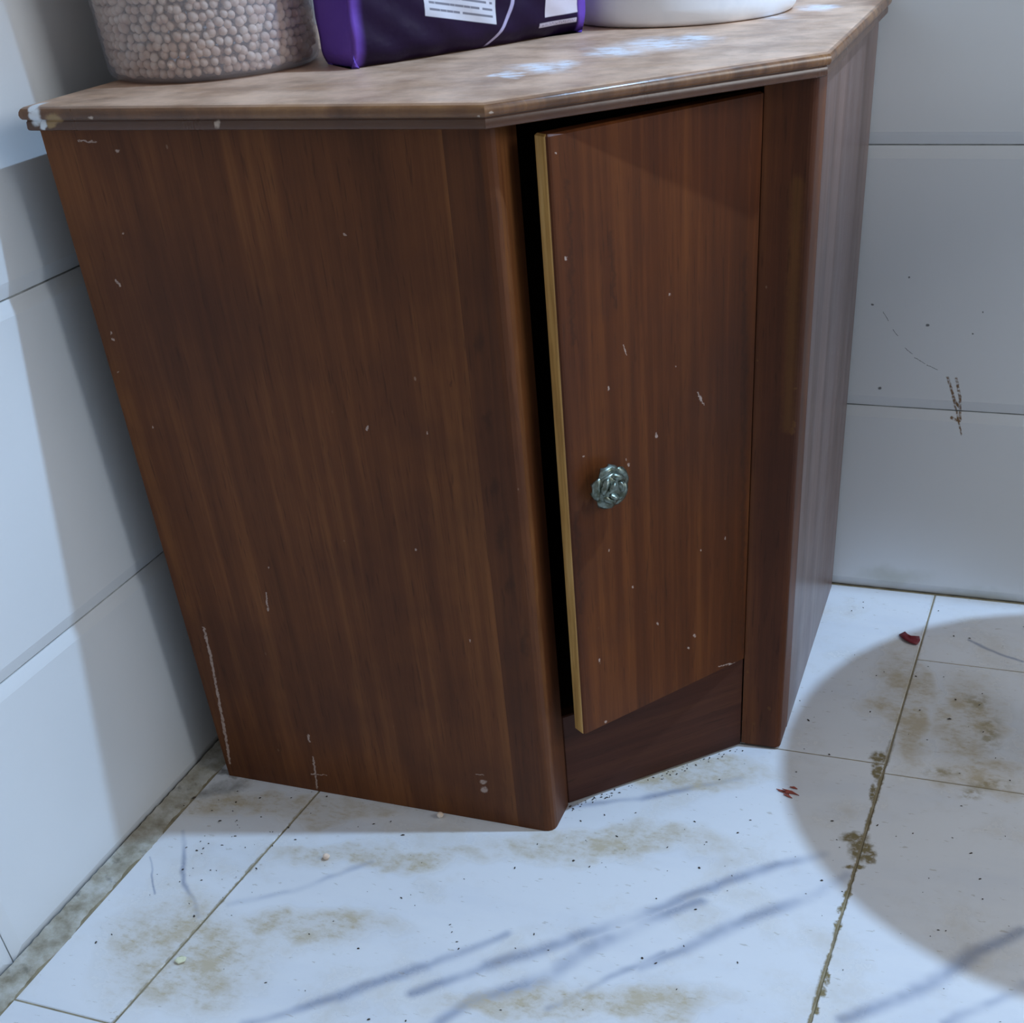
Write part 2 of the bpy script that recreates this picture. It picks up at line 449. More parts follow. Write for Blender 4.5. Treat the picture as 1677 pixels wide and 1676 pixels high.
# varnished wood ------------------------------------------------------
def mat_wood(name, e1=EX, key=None, dark=(44, 25, 16), mid=(74, 42, 25), light=(104, 62, 35), grain=EZ, rough=0.36, seed=0.0, spec=0.16, dust_sheen=0.0):
    t = NT(name)
    P = t.vmath('ADD', t.pos(), (seed, seed * 1.7, seed * 0.6))
    g = Vector(grain)
    # coordinates compressed along the grain
    along = t.vmath('DOT_PRODUCT', P, grain)
    sc_ = t.new('ShaderNodeVectorMath', operation='SCALE'); sc_.inputs[0].default_value = tuple(g); t.link(t.math('MULTIPLY', along, -0.965), sc_.inputs['Scale'])
    Q = t.vmath('ADD', P, sc_.outputs[0])
    broad = t.noise(Q, 17, 4, 0.55, 0.4)
    fine = t.noise(Q, 95, 5, 0.65, 0.2)
    pore = t.noise(t.vmath('ADD', P, t.vmath('MULTIPLY', sc_.outputs[0], (0.97, 0.97, 0.97))), 420, 2, 0.5)
    f = t.math('ADD', t.math('MULTIPLY', broad, 0.62), t.math('MULTIPLY', fine, 0.38))
    c = t.ramp(f, [(0.28, s2l(*dark)), (0.50, s2l(*mid)), (0.74, s2l(*light))])
    c = t.mix(t.math('MULTIPLY', t.step(pore, 0.60, 0.72), 0.35), c, s2l(34, 19, 12))
    # worn, smoky cloudiness
    cl = t.step(t.noise(P, 5.5, 4, 0.6), 0.35, 0.7)
    c = t.mix(t.math('MULTIPLY', cl, 0.48), c, s2l(66, 36, 24))
    rr = t.math('ADD', rough, t.math('MULTIPLY', t.noise(P, 16, 4), 0.14))
    if key:
        v = t.frame(e1, EZ, 0.0032, 190)
        if (key, 'dark') in MARKS:
            c = t.mix(t.math('MULTIPLY', t.marks(t.frame(e1, EZ, 0.008, 70), MARKS[(key, 'dark')]), 0.35), c, s2l(38, 24, 18))
        if (key, 'raw') in MARKS:
            c = t.mix(t.math('MULTIPLY', t.marks(v, MARKS[(key, 'raw')]), 0.26), c, s2l(138, 96, 44))
        if (key, 'chip') in MARKS:
            k = t.math('MULTIPLY', t.marks(v, MARKS[(key, 'chip')]), t.step(t.noise(v, 260, 3), 0.25, 0.5))
            c = t.mix(t.math('MULTIPLY', k, 0.70), c, s2l(196, 172, 158))
    # tiny flecks of worn varnish and plaster everywhere
    fl = t.new('ShaderNodeTexVoronoi'); t.link(t.vmath('MULTIPLY', P, (1, 1, 0.6)), fl.inputs['Vector']); fl.inputs['Scale'].default_value = 34
    fk = t.math('MULTIPLY', t.step(fl.outputs['Distance'], 0.055, 0.03), t.step(t.noise(P, 9, 2), 0.5, 0.6))
    c = t.mix(t.math('MULTIPLY', fk, 0.5), c, s2l(170, 140, 118))
    if dust_sheen: c = t.mix(t.math('MULTIPLY', t.step(t.noise(Q, 22, 5, 0.6), 0.25, 0.75), dust_sheen), c, s2l(172, 146, 140))  # dust and the grey grazing-angle gloss mixed into the colour
    t.base(c); t.rough(rr)
    t.b.inputs['Specular IOR Level'].default_value = spec
    t.bump(t.math('ADD', t.math('MULTIPLY', fine, 0.6), t.noise(P, 8, 2)), 0.10, 0.0015)
    return t.m

def mat_top():
    t = NT('worn_varnished_top')
    P = t.pos()
    v0 = t.frame(EX, EY)
    g = t.mapping(v0, rot=(0, 0, -0.35), scale=(1.6, 6, 1))
    f = t.noise(g, 9, 6, 0.62, 0.5)
    c = t.ramp(f, [(0.28, s2l(66, 40, 24)), (0.50, s2l(112, 74, 46)), (0.75, s2l(150, 108, 68))])
    # dust, flour and a pale grazing reflection, coloured onto the upward face only
    n = t.new('ShaderNodeNewGeometry'); up = t.step(t.vmath('DOT_PRODUCT', n.outputs['True Normal'], EZ), 0.8, 0.98)
    dust_glare = t.math('MULTIPLY', t.step(t.noise(v0, 16, 6, 0.65), 0.3, 0.7), up)
    c = t.mix(t.math('ADD', t.math('MULTIPLY', up, 0.30), t.math('MULTIPLY', dust_glare, 0.48)), c, s2l(230, 192, 164))
    fl = t.math('MULTIPLY', t.marks(t.frame(EX, EY, 0.03, 30), MARKS[('top', 'flour')]), t.step(t.noise(t.mapping(v0, rot=(0, 0, -0.6), scale=(1, 2, 1)), 55, 5, 0.7), 0.30, 0.55))
    fl = t.math('MULTIPLY', fl, up)
    c = t.mix(t.math('MULTIPLY', fl, 0.85), c, s2l(216, 218, 226))
    fr = t.frame(EX, EZ, 0.003, 140)
    isf = t.step(t.vmath('DOT_PRODUCT', P, EY), -0.655, -0.672)
    w = t.math('MULTIPLY', t.marks(fr, MARKS[('rimf', 'white')]), isf)
    raw = t.math('MULTIPLY', t.marks(fr, MARKS[('rimf', 'raw')]), isf)
    ch = t.math('MULTIPLY', t.marks(fr, MARKS[('rimf', 'chipr')]), isf)
    # lower moulding has a darker tone
    lowm = t.step(t.vmath('DOT_PRODUCT', P, EZ), 0.7655, 0.7640)
    c = t.mix(t.math('MULTIPLY', lowm, 0.85), c, s2l(82, 50, 32))
    c = t.mix(raw, c, s2l(160, 128, 84))
    c = t.mix(ch, c, s2l(190, 168, 150))
    c = t.mix(w, c, s2l(225, 228, 232))
    t.base(c)
    t.rough(t.math('ADD', t.math('ADD', 0.22, t.math('MULTIPLY', t.noise(v0, 25, 4), 0.14)), t.math('MULTIPLY', t.math('ADD', up, t.math('MULTIPLY', fl, 2.0)), 0.16)))
    t.bump(t.math('ADD', f, t.noise(P, 70, 3)), 0.12, 0.0015)
    return t.m

def mat_raw_edge():
    t = NT('raw_wood_edge')
    P = t.pos()
    q = t.vmath('MULTIPLY', P, (1, 1, 0.06))
    t.base(t.ramp(t.noise(q, 160, 4, 0.6), [(0.3, s2l(168, 122, 62)), (0.55, s2l(206, 158, 88)), (0.75, s2l(226, 186, 120))])); t.rough(0.6)
    return t.m

def mat_knob():
    t = NT('antique_pewter')
    P = t.pos()
    mottle = t.noise(P, 180, 3)  # random mottled tone of the antique metal
    t.base(t.ramp(mottle, [(0.35, s2l(84, 88, 72)), (0.65, s2l(140, 148, 138))]))
    t.b.inputs['Metallic'].default_value = 0.85; t.rough(0.34)
    return t.m

def mat_clear():
    t = NT('clear_plastic')
    tr = t.new('ShaderNodeBsdfTransparent'); tr.inputs[0].default_value = (0.93, 0.92, 0.93, 1)
    gl = t.new('ShaderNodeBsdfGlossy'); gl.inputs['Roughness'].default_value = 0.16
    df = t.new('ShaderNodeBsdfDiffuse'); df.inputs[0].default_value = s2l(222, 216, 220)
    lw = t.new('ShaderNodeLayerWeight'); lw.inputs[0].default_value = 0.5
    fr = t.math('ADD', 0.035, t.math('MULTIPLY', t.math('POWER', lw.outputs['Facing'], 4.0), 0.45))
    m0 = t.new('ShaderNodeMixShader'); m0.inputs[0].default_value = 0.15
    t.link(tr.outputs[0], m0.inputs[1]); t.link(df.outputs[0], m0.inputs[2])
    m1 = t.new('ShaderNodeMixShader'); t.link(fr, m1.inputs[0]); t.link(m0.outputs[0], m1.inputs[1]); t.link(gl.outputs[0], m1.inputs[2])
    t.link(m1.outputs[0], t.out.inputs[0])
    return t.m

def mat_pea():
    t = NT('chickpea_skin')
    oi = t.new('ShaderNodeObjectInfo')
    v = t.vmath('ADD', t.pos(), (3, 1, 2))
    f = t.noise(v, 90, 2)
    t.base(t.ramp(f, [(0.3, s2l(214, 180, 156)), (0.5, s2l(236, 212, 190)), (0.7, s2l(246, 232, 216))])); t.rough(0.55)
    return t.m

def mat_bag():
    t = NT('printed_purple_film')
    uvn = t.new('ShaderNodeUVMap'); uvn.uv_map = 'UVMap'
    s = t.new('ShaderNodeSeparateXYZ'); t.link(uvn.outputs[0], s.inputs[0])
    u, v = s.outputs[0], s.outputs[1]        # metres along the front and up the bag
    def band(x, a, b, e=0.0006):
        return t.math('MULTIPLY', t.step(x, a - e, a + e), t.step(x, b + e, b - e))
    def rect(a, b, c_, d): return t.math('MULTIPLY', band(u, a, b), band(v, c_, d))
    nz = t.noise(t.pos(), 12, 3)
    darkp = t.mix(nz, s2l(20, 8, 28), s2l(38, 18, 54))
    purp = t.mix(nz, s2l(92, 56, 150), s2l(118, 84, 182))
    side = t.math('ADD', t.step(u, 0.016, 0.004), t.step(u, 0.268, 0.274), True)
    c = t.mix(side, darkp, purp)
    # big pale information panel with rows of small print
    vt = t.math('ADD', v, t.math('MULTIPLY', t.math('SUBTRACT', u, 0.079), 0.195))
    def rect2(a, b, c_, d): return t.math('MULTIPLY', band(u, a, b), band(vt, c_, d))
    pan = rect2(0.078, 0.160, 0.0355, 0.120)
    c = t.mix(pan, c, s2l(206, 206, 216))
    row = t.math('FRACT', t.math('DIVIDE', vt, 0.0056))
    wv = t.new('ShaderNodeCombineXYZ'); t.link(t.math('MULTIPLY', u, 130), wv.inputs[0]); t.link(t.math('FLOOR', t.math('DIVIDE', vt, 0.0056)), wv.inputs[1])
    word = t.step(t.noise(wv.outputs[0], 1.0, 1), 0.36, 0.44)
    txt = t.math('MULTIPLY', t.math('MULTIPLY', band(row, 0.28, 0.62, 0.08), word), rect2(0.083, 0.156, 0.0385, 0.116))
    c = t.mix(t.math('MULTIPLY', txt, 0.8), c, s2l(86, 84, 98))
    # curved pale stripe
    w2 = t.math('SUBTRACT', u, t.math('ADD', 0.150, t.math('ADD', t.math('MULTIPLY', v, 1.35), t.math('MULTIPLY', t.math('MULTIPLY', v, v), -14.0))))
    st = t.math('MULTIPLY', band(w2, -0.0022, 0.0022, 0.0008), band(v, 0.002, 0.052, 0.002))
    c = t.mix(st, c, s2l(176, 166, 196))
    # white box and narrow strip near the right seam
    c = t.mix(rect(0.224, 0.270, 0.0185, 0.090), c, s2l(206, 196, 204))
    c = t.mix(rect(0.216, 0.268, 0.0100, 0.0140), c, s2l(190, 178, 190))
    lw = t.step(t.noise(t.vmath('MULTIPLY', uvn.outputs[0], (900, 500, 1)), 1.0, 1), 0.5, 0.6)
    c = t.mix(t.math('MULTIPLY', t.math('MULTIPLY', rect(0.219, 0.266, 0.0110, 0.0130), lw), 0.7), c, s2l(80, 70, 86))
    t.base(c); t.rough(0.42); t.b.inputs['Specular IOR Level'].default_value = 0.16
    t.bump(t.noise(t.pos(), 35, 3), 0.35, 0.004)
    return t.m

M_FLOOR, M_GROUT, M_MORTAR = mat_floor(10, 11, 10, 11), mat_grout(), mat_mortar()
M_WT, M_WT_MARKED, M_WG = mat_wall_tile(), mat_wall_tile(True), mat_wall_grout()

# ------------------------------------------------------------------ object helpers
def tag(o, label=None, cat=None, group=None, kind=None):
    if label: o['label'] = label
    if cat: o['category'] = cat
    if group: o['group'] = group
    if kind: o['kind'] = kind
    return o

def empty(name, loc=(0, 0, 0)):
    o = bpy.data.objects.new(name, None); COL.objects.link(o); o.location = loc; o.empty_display_size = 0.05
    return o

def link_mesh(name, me, mats, parent=None, smooth=False):
    for m in (mats if isinstance(mats, (list, tuple)) else [mats]): me.materials.append(m)
    if smooth:
        for p in me.polygons: p.use_smooth = True
    o = bpy.data.objects.new(name, me); COL.objects.link(o)
    if parent is not None:
        o.parent = parent; o.matrix_parent_inverse = Matrix.Translation(-parent.location)
    return o

def from_bm(name, bm, mats, parent=None, smooth=False):
    bmesh.ops.recalc_face_normals(bm, faces=bm.faces)
    me = bpy.data.meshes.new(name); bm.to_mesh(me); bm.free()
    return link_mesh(name, me, mats, parent, smooth)

def bm_prism(poly, z0, z1):
    """closed prism over a plan polygon"""
    bm = bmesh.new()
    lo = [bm.verts.new((x, y, z0)) for x, y in poly]; hi = [bm.verts.new((x, y, z1)) for x, y in poly]
    bm.faces.new(lo[::-1]); bm.faces.new(hi)
    n = len(poly)
    for i in range(n): bm.faces.new((lo[i], lo[(i + 1) % n], hi[(i + 1) % n], hi[i]))
    return bm

def box_poly(x0, x1, y0, y1): return [(x0, y0), (x1, y0), (x1, y1), (x0, y1)]

def bevel_all(bm, w, seg=2, vertical_only=None):
    es = [e for e in bm.edges if vertical_only is None or vertical_only(e)]
    bmesh.ops.bevel(bm, geom=es, offset=w, segments=seg, profile=0.5, affect='EDGES', clamp_overlap=True)

def lathe(bm, prof, seg=48, center=(0, 0, 0), close=True):
    rings = []
    for r, z in prof:
        rings.append([bm.verts.new((center[0] + r * math.cos(2 * math.pi * k / seg), center[1] + r * math.sin(2 * math.pi * k / seg), center[2] + z)) for k in range(seg)] if r > 1e-6 else [bm.verts.new((center[0], center[1], center[2] + z))])
    for a, b in zip(rings, rings[1:]):
        for k in range(seg):
            k2 = (k + 1) % seg
            if len(a) == 1 and len(b) == 1: continue
            if len(a) == 1: bm.faces.new((a[0], b[k2], b[k]))
            elif len(b) == 1: bm.faces.new((a[k], a[k2], b[0]))
            else: bm.faces.new((a[k], a[k2], b[k2], b[k]))

# ------------------------------------------------------------------ floor
floor = tag(from_bm('floor', bm_prism(box_poly(-0.02, 2.6, -2.7, 0.02), -0.04, -0.0013), M_GROUT), kind='structure')

def jx(i, y):
    return XC[i] + {1: 0.068 * (y + 0.888), 2: 0.05 * (y + 0.80)}.get(i, 0.0)

def floor_tile(i, y0, y1):
    bm = bm_prism([(jx(i, y0) + G, y0), (jx(i + 1, y0) - G, y0), (jx(i + 1, y1) - G, y1), (jx(i, y1) + G, y1)], -0.010, random.uniform(-0.0004, 0.0))
    top = [e for e in bm.edges if all(v.co.z > -0.005 for v in e.verts)]
    bmesh.ops.bevel(bm, geom=top, offset=0.0012, segments=1, affect='EDGES')
    seen = i <= 2 and y1 > -1.4
    return from_bm('floor_tile', bm, mat_floor(XC[i] - 0.02, XC[i + 1] + 0.02, y0, y1) if seen else M_FLOOR, floor)

G = 0.0008                                    # half a joint
XC = [0.030, 0.166, 0.838, 1.500, 2.160, 2.58]
ROWS = {0: [0.0, -0.418, -1.063, -1.70, -2.34, -2.66], 1: [0.0, -0.437, -1.09, -1.74, -2.39, -2.66], 2: [0.0, -0.186, -0.455, -1.105, -1.76, -2.41, -2.66],
        3: [0.0, -0.440, -1.09, -1.74, -2.39, -2.66], 4: [0.0, -0.440, -1.09, -1.74, -2.39, -2.66]}
for i in range(5):
    ys = ROWS[i]
    for a, b in zip(ys, ys[1:]):
        floor_tile(i, b + G, a - G)

# rough mortar strip filling the gap between the left wall and the tiles
bm = bmesh.new()
NY, NX = 420, 7
grid = []
for j in range(NY + 1):
    y = -0.004 - (2.6) * j / NY
    w = 0.026 + 0.005 * math.sin(j * 0.35) * math.sin(j * 0.11) + random.uniform(-0.0015, 0.0015)
    row = []
    for i in range(NX + 1):
        f = i / NX
        z = 0.0045 * (1 - f) ** 1.5 + 0.0008 + random.uniform(-0.0007, 0.0009)
        if i == NX: z = -0.002
        if i == 0: z = 0.007 + random.uniform(-0.001, 0.001)
        row.append(bm.verts.new((0.0005 + (w + 0.003) * f, y, z)))
    grid.append(row)
for j in range(NY):
    for i in range(NX): bm.faces.new((grid[j][i], grid[j + 1][i], grid[j + 1][i + 1], grid[j][i + 1]))
from_bm('mortar_strip', bm, M_MORTAR, floor, True)

# ------------------------------------------------------------------ tiled walls
wall_left = tag(from_bm('wall_left', bm_prism(box_poly(-0.12, -0.0058, -2.7, 0.0), -0.04, 2.60), M_WG), kind='structure')
wall_back = tag(from_bm('wall_back', bm_prism(box_poly(-0.12, 2.6, 0.0058, 0.12), -0.04, 2.60), M_WG), kind='structure')

def wall_tile(side, a0, a1, z0, z1):
    """glazed tile with a wide soft cushion edge; face lies on the wall plane"""
    rings = [(0.0, -0.010), (0.0, -0.0042), (0.0030, -0.0032), (0.0105, -0.0009), (0.0140, 0.0)]
    bm = bmesh.new(); rv = []
    for ins, d in rings:
        q = [(a0 + ins, z0 + ins), (a1 - ins, z0 + ins), (a1 - ins, z1 - ins), (a0 + ins, z1 - ins)]
        rv.append([bm.verts.new((d, a, z) if side == 'L' else (a, -d, z)) for a, z in q])
    for A, B in zip(rv, rv[1:]):
        for k in range(4): bm.faces.new((A[k], A[(k + 1) % 4], B[(k + 1) % 4], B[k]))
    bm.faces.new(rv[-1]); bm.faces.new(rv[0][::-1])
    stained = side == 'B' and z0 < 0.6 and a0 < 1.0 < a1
    return from_bm('wall_tile', bm, M_WT_MARKED if stained else M_WT, wall_left if side == 'L' else wall_back)

ZR = [0.000, 0.2852, 0.6160, 0.9465, 1.277, 1.608, 1.939, 2.27, 2.60]
LY = [-0.001, -0.386, -1.0205, -1.655, -2.29, -2.69]
BX = [0.001, 0.52, 1.155, 1.79, 2.425, 2.59]
for zi, (z0, z1) in enumerate(zip(ZR, ZR[1:])):
    for a, b in zip(LY, LY[1:]): wall_tile('L', b + 0.0008, a - 0.0008, z0 + 0.0009, z1 - 0.0009)
    for a, b in zip(BX, BX[1:]): wall_tile('B', a + 0.0008, b - 0.0008, z0 + 0.0009, z1 - 0.0009)

# right-hand wall with an opening added for the fill light, beyond the frame
M_PLASTER = plain('white_plaster', (214, 214, 212), 0.8)
bm = bmesh.new()
def add_box(bm, x0, x1, y0, y1, z0, z1):
    q = [bm.verts.new((x, y, z)) for z in (z0, z1) for x, y in ((x0, y0), (x1, y0), (x1, y1), (x0, y1))]
    for f in ((3, 2, 1, 0), (4, 5, 6, 7), (0, 1, 5, 4), (1, 2, 6, 5), (2, 3, 7, 6), (3, 0, 4, 7)): bm.faces.new([q[k] for k in f])
W_ = FILL_WIN
for y0, y1, z0, z1 in ((-2.7, W_['y0'], 0, 2.6), (W_['y1'], 0.0, 0, 2.6), (W_['y0'], W_['y1'], 0, W_['z0']), (W_['y0'], W_['y1'], W_['z1'], 2.6)): add_box(bm, 2.60, 2.72, y0, y1, z0, z1)
tag(from_bm('wall_right', bm, M_PLASTER), kind='structure')
bm = bmesh.new()
for y0, y1, z0, z1 in ((W_['y0'], W_['y1'], W_['z0'], W_['z0'] + 0.03), (W_['y0'], W_['y1'], W_['z1'] - 0.03, W_['z1']), (W_['y0'], W_['y0'] + 0.03, W_['z0'], W_['z1']), (W_['y1'] - 0.03, W_['y1'], W_['z0'], W_['z1']), (-0.74, -0.71, W_['z0'], W_['z1'])): add_box(bm, 2.605, 2.635, y0, y1, z0, z1)
tag(from_bm('added_window_1', bm, M_PLASTER), kind='structure')  # window frame added around the fill light

# ------------------------------------------------------------------ corner cabinet
H = 0.756
HINGE = Vector((0.675, -0.4445)); EDGE = Vector((0.534, -0.641))
DD = (HINGE - EDGE).normalized(); DN = Vector((DD.y, -DD.x))           # along the open door, and its outward normal
DIAG = Vector((0.675 - 0.497, -0.441 + 0.612)).normalized()

cab = tag(empty('corner_cabinet', (0.45, -0.35, 0)), 'brown varnished wooden corner cabinet with slanted front and door ajar', 'cabinet')
W_LEFT = mat_wood('wood_left_panel', EX, 'lpan', dark=(66, 36, 20), mid=(104, 60, 32), light=(148, 94, 50))
W_POST_L = mat_wood('wood_left_post', EX, 'lpan', dark=(58, 32, 20), mid=(100, 58, 32), light=(142, 90, 48), seed=0.37)
W_POST_R = mat_wood('wood_right_post', EX, 'rpost', dark=(60, 33, 20), mid=(94, 52, 30), light=(134, 80, 42), seed=0.71)
W_DOOR = mat_wood('wood_door', (DD.x, DD.y, 0), 'door', dark=(54, 27, 12), mid=(86, 44, 19), light=(124, 70, 32), seed=1.3)
W_KICK = mat_wood('wood_kick_board', (DD.x, DD.y, 0), None, dark=(50, 28, 20), mid=(74, 42, 30), light=(96, 60, 38), grain=(DIAG.x, DIAG.y, 0), seed=1.9, rough=0.5)
W_RIGHT = mat_wood('wood_right_panel', EY, None, dark=(50, 30, 22), mid=(80, 50, 36), light=(110, 74, 54), seed=2.4, rough=0.26, spec=0.5, dust_sheen=0.45)
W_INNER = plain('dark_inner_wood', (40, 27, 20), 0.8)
M_TOP, M_RAW, M_KNOB = mat_top(), mat_raw_edge(), mat_knob()

bm = bm_prism(box_poly(0.050, 0.4520, -0.665, -0.647), 0.0, H - 0.0005)
from_bm('left_panel', bm, W_LEFT, cab)

def vert_outer(x, y):
    return lambda e: abs(e.verts[0].co.z - e.verts[1].co.z) > 0.1 and any(abs(e.verts[0].co.x - px) < 1e-4 and abs(e.verts[0].co.y - py) < 1e-4 for px, py in zip(x, y))
bm = bm_prism(box_poly(0.4520, 0.497, -0.6652, -0.612), 0.0, H - 0.0005)
bevel_all(bm, 0.012, 4, vert_outer([0.497], [-0.6652])); 
from_bm('front_post', bm, W_POST_L, cab)

bm = bm_prism(box_poly(0.675, 0.724, -0.441, -0.391), 0.0, H - 0.0005)
bevel_all(bm, 0.007, 4, vert_outer([0.724], [-0.441]))
bot = [e for e in bm.edges if all(v.co.z < 1e-5 for v in e.verts)]
bmesh.ops.bevel(bm, geom=bot, offset=0.004, segments=2, affect='EDGES')
from_bm('front_post', bm, W_POST_R, cab)

bm = bm_prism(box_poly(0.706, 0.724, -0.3905, -0.006), 0.0, H - 0.0005); bevel_all(bm, 0.001, 1)
from_bm('right_panel', bm, W_RIGHT, cab)

kin = Vector((-DIAG.y, DIAG.x)) * 0.018
A_, B_ = Vector((0.4975, -0.6125)), Vector((0.6745, -0.4425))
bm = bm_prism([tuple(A_), tuple(B_), tuple(B_ + kin), tuple(A_ + kin)], 0.002, 0.132); bevel_all(bm, 0.0015, 1)
from_bm('kick_board', bm, W_KICK, cab)

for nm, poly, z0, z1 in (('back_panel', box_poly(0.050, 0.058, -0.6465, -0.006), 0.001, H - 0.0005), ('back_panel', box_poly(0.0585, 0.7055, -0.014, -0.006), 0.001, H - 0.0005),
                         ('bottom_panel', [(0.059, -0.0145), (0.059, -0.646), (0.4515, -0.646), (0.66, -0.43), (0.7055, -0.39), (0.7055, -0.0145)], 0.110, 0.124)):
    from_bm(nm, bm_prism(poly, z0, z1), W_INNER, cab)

# top board: moulded edge swept round the five-sided plan
POLY = [(0.0465, -0.683), (0.499, -0.683), (0.735, -0.447), (0.7365, -0.005), (0.0465, -0.005)]
def inset(poly, d):
    n = len(poly); L = []
    for i in range(n):
        a, b = Vector(poly[i]), Vector(poly[(i + 1) % n]); t = (b - a).normalized(); nrm = Vector((-t.y, t.x)); L.append((a + nrm * d, t))
    out = []
    for i in range(n):
        p, r = L[i - 1]; q, s = L[i]
        k = (q - p).cross(s) / r.cross(s); out.append(p + r * k)
    return out
PROF = [(0.030, 0.7560), (0.0045, 0.7560), (0.0035, 0.7566), (0.0030, 0.7580), (0.0034, 0.7628), (0.0042, 0.7640), (0.0042, 0.7648), (0.0016, 0.7654), (0.0005, 0.7668), (0.0, 0.7690),
        (0.0005, 0.7715), (0.0020, 0.7738), (0.0045, 0.7752), (0.0080, 0.7759), (0.012, 0.7760)]
bm = bmesh.new(); rings = []
for d, z in PROF:
    d2 = max(d, 0.0)
    rings.append([bm.verts.new((v.x, v.y, z)) for v in inset(POLY, d2)])
for A, B in zip(rings, rings[1:]):
    for k in range(5): bm.faces.new((A[k], A[(k + 1) % 5], B[(k + 1) % 5], B[k]))
bm.faces.new(rings[0][::-1]); bm.faces.new(rings[-1])
tb = from_bm('top_board', bm, M_TOP, cab, True)
tb.data.set_sharp_from_angle(angle=math.radians(33))

# door, hinged on the right post and standing a hand-width open
TH = 0.017
a, b = EDGE, HINGE
back = -DN * TH
pts = [a, b, b + back, a + back]
bm = bm_prism([tuple(p) for p in pts], 0.134, 0.745)
fe = lambda e: abs(e.verts[0].co.z - e.verts[1].co.z) > 0.1 and (e.verts[0].co.xy - a).length < 1e-4
bevel_all(bm, 0.004, 3, fe)
te = [e for e in bm.edges if all(v.co.z > 0.7449 for v in e.verts)]
bmesh.ops.bevel(bm, geom=te, offset=0.0018, segments=1, affect='EDGES')
bmesh.ops.recalc_face_normals(bm, faces=bm.faces)
for f in bm.faces:
    n = f.normal
    if n.xy.length > 0.5 and n.xy.normalized().dot(-DD) > 0.75: f.material_index = 1
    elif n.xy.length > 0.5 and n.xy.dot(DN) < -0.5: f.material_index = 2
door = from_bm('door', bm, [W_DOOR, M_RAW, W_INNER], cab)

# rose-shaped knob
KC = Vector((0.5574, -0.6082, 0.4269)); KN = Vector((DN.x, DN.y, 0)); KT = Vector((DD.x, DD.y, 0))
KS = 1.28
def K(x, y, z): return KC + KT * (x * KS) + Vector((0, 0, 1)) * (y * KS) + KN * (z * KS)
bm = bmesh.new()
def revolve(prof, seg=28):
    rr = [[bm.verts.new(K(r * math.cos(2 * math.pi * k / seg), r * math.sin(2 * math.pi * k / seg), h)) for k in range(seg)] for r, h in prof]
    for A, B in zip(rr, rr[1:]):
        for k in range(seg): bm.faces.new((A[k], A[(k + 1) % seg], B[(k + 1) % seg], B[k]))
    bm.faces.new(rr[-1]); bm.faces.new(rr[0][::-1])
revolve([(0.006, -0.001), (0.0055, 0.007), (0.010, 0.009), (0.0135, 0.012), (0.0135, 0.014), (0.010, 0.017), (0.004, 0.0185)])
def petal(ang, rad, size, lift, tilt):
    """one cupped petal: a curved double-sided shell with a rolled lip"""
    nu, nv = 8, 6; g1, g2 = [], []
    for i in range(nu + 1):
        r1, r2 = [], []
        for j in range(nv + 1):
            p = (i / nu - 0.5) * 2; q = j / nv
            wx = p * size * math.sqrt(max(0.0, 1 - (q - 0.35) ** 2 / 0.50))
            ry = rad * 0.35 + q * (rad * 0.65)
            h = lift + 0.0035 * math.sin(q * math.pi * 0.75) + tilt * q - 0.0025 * p * p - (0.0018 if q > 0.95 else 0)
            ca, sa = math.cos(ang), math.sin(ang)
            X, Y = ca * ry - sa * wx, sa * ry + ca * wx
            r1.append(bm.verts.new(K(X, Y, h))); r2.append(bm.verts.new(K(X * 0.97, Y * 0.97, h - 0.0015)))
        g1.append(r1); g2.append(r2)
    for i in range(nu):
        for j in range(nv):
            bm.faces.new((g1[i][j], g1[i + 1][j], g1[i + 1][j + 1], g1[i][j + 1])); bm.faces.new((g2[i][j], g2[i][j + 1], g2[i + 1][j + 1], g2[i + 1][j]))
        bm.faces.new((g1[i][nv], g1[i + 1][nv], g2[i + 1][nv], g2[i][nv]))
    for j in range(nv):
        bm.faces.new((g1[0][j], g1[0][j + 1], g2[0][j + 1], g2[0][j])); bm.faces.new((g1[nu][j], g2[nu][j], g2[nu][j + 1], g1[nu][j + 1]))
for k in range(5): petal(0.5 + k * 2 * math.pi / 5, 0.0178, 0.0098, 0.0125, -0.001)
for k in range(4): petal(1.1 + k * 2 * math.pi / 4, 0.0125, 0.0075, 0.0160, 0.0)
for k in range(3): petal(0.2 + k * 2 * math.pi / 3, 0.0075, 0.0048, 0.0185, 0.0005)
knob = from_bm('knob', bm, M_KNOB, None, True)
knob.parent = door; knob.matrix_parent_inverse = door.matrix_world.inverted() if False else Matrix.Translation(-cab.location) @ Matrix.Translation(cab.location)
tag(knob, 'grey-green metal knob shaped like a rose')

# ------------------------------------------------------------------ tub of chickpeas
TOPZ = 0.7762
TC = Vector((0.126, -0.4745)); R0, R1, TUBH = 0.104, 0.112, 0.24
tub = tag(empty('plastic_tub', (TC.x, TC.y, TOPZ)), 'clear round plastic tub full of chickpeas on the cabinet top', 'tub')
def tub_r(z): return R0 + (R1 - R0) * z / TUBH
M_CLEAR, M_PEA = mat_clear(), mat_pea()
bm = bmesh.new()
lathe(bm, [(0.0, 0.0012), (R0 - 0.012, 0.0), (R0 - 0.007, 0.0006), (R0 - 0.002, 0.003), (R0, 0.008), (tub_r(0.05), 0.05), (tub_r(0.10), 0.10), (R1, TUBH), (R1 + 0.004, TUBH + 0.001), (R1 + 0.004, TUBH + 0.004),
           (R1 - 0.0015, TUBH + 0.004), (tub_r(0.10) - 0.0015, 0.10), (tub_r(0.05) - 0.0015, 0.05), (R0 - 0.0015, 0.0085), (R0 - 0.005, 0.004), (0.0, 0.0028)], 64, (TC.x, TC.y, TOPZ))
from_bm('tub_wall', bm, M_CLEAR, tub, True)

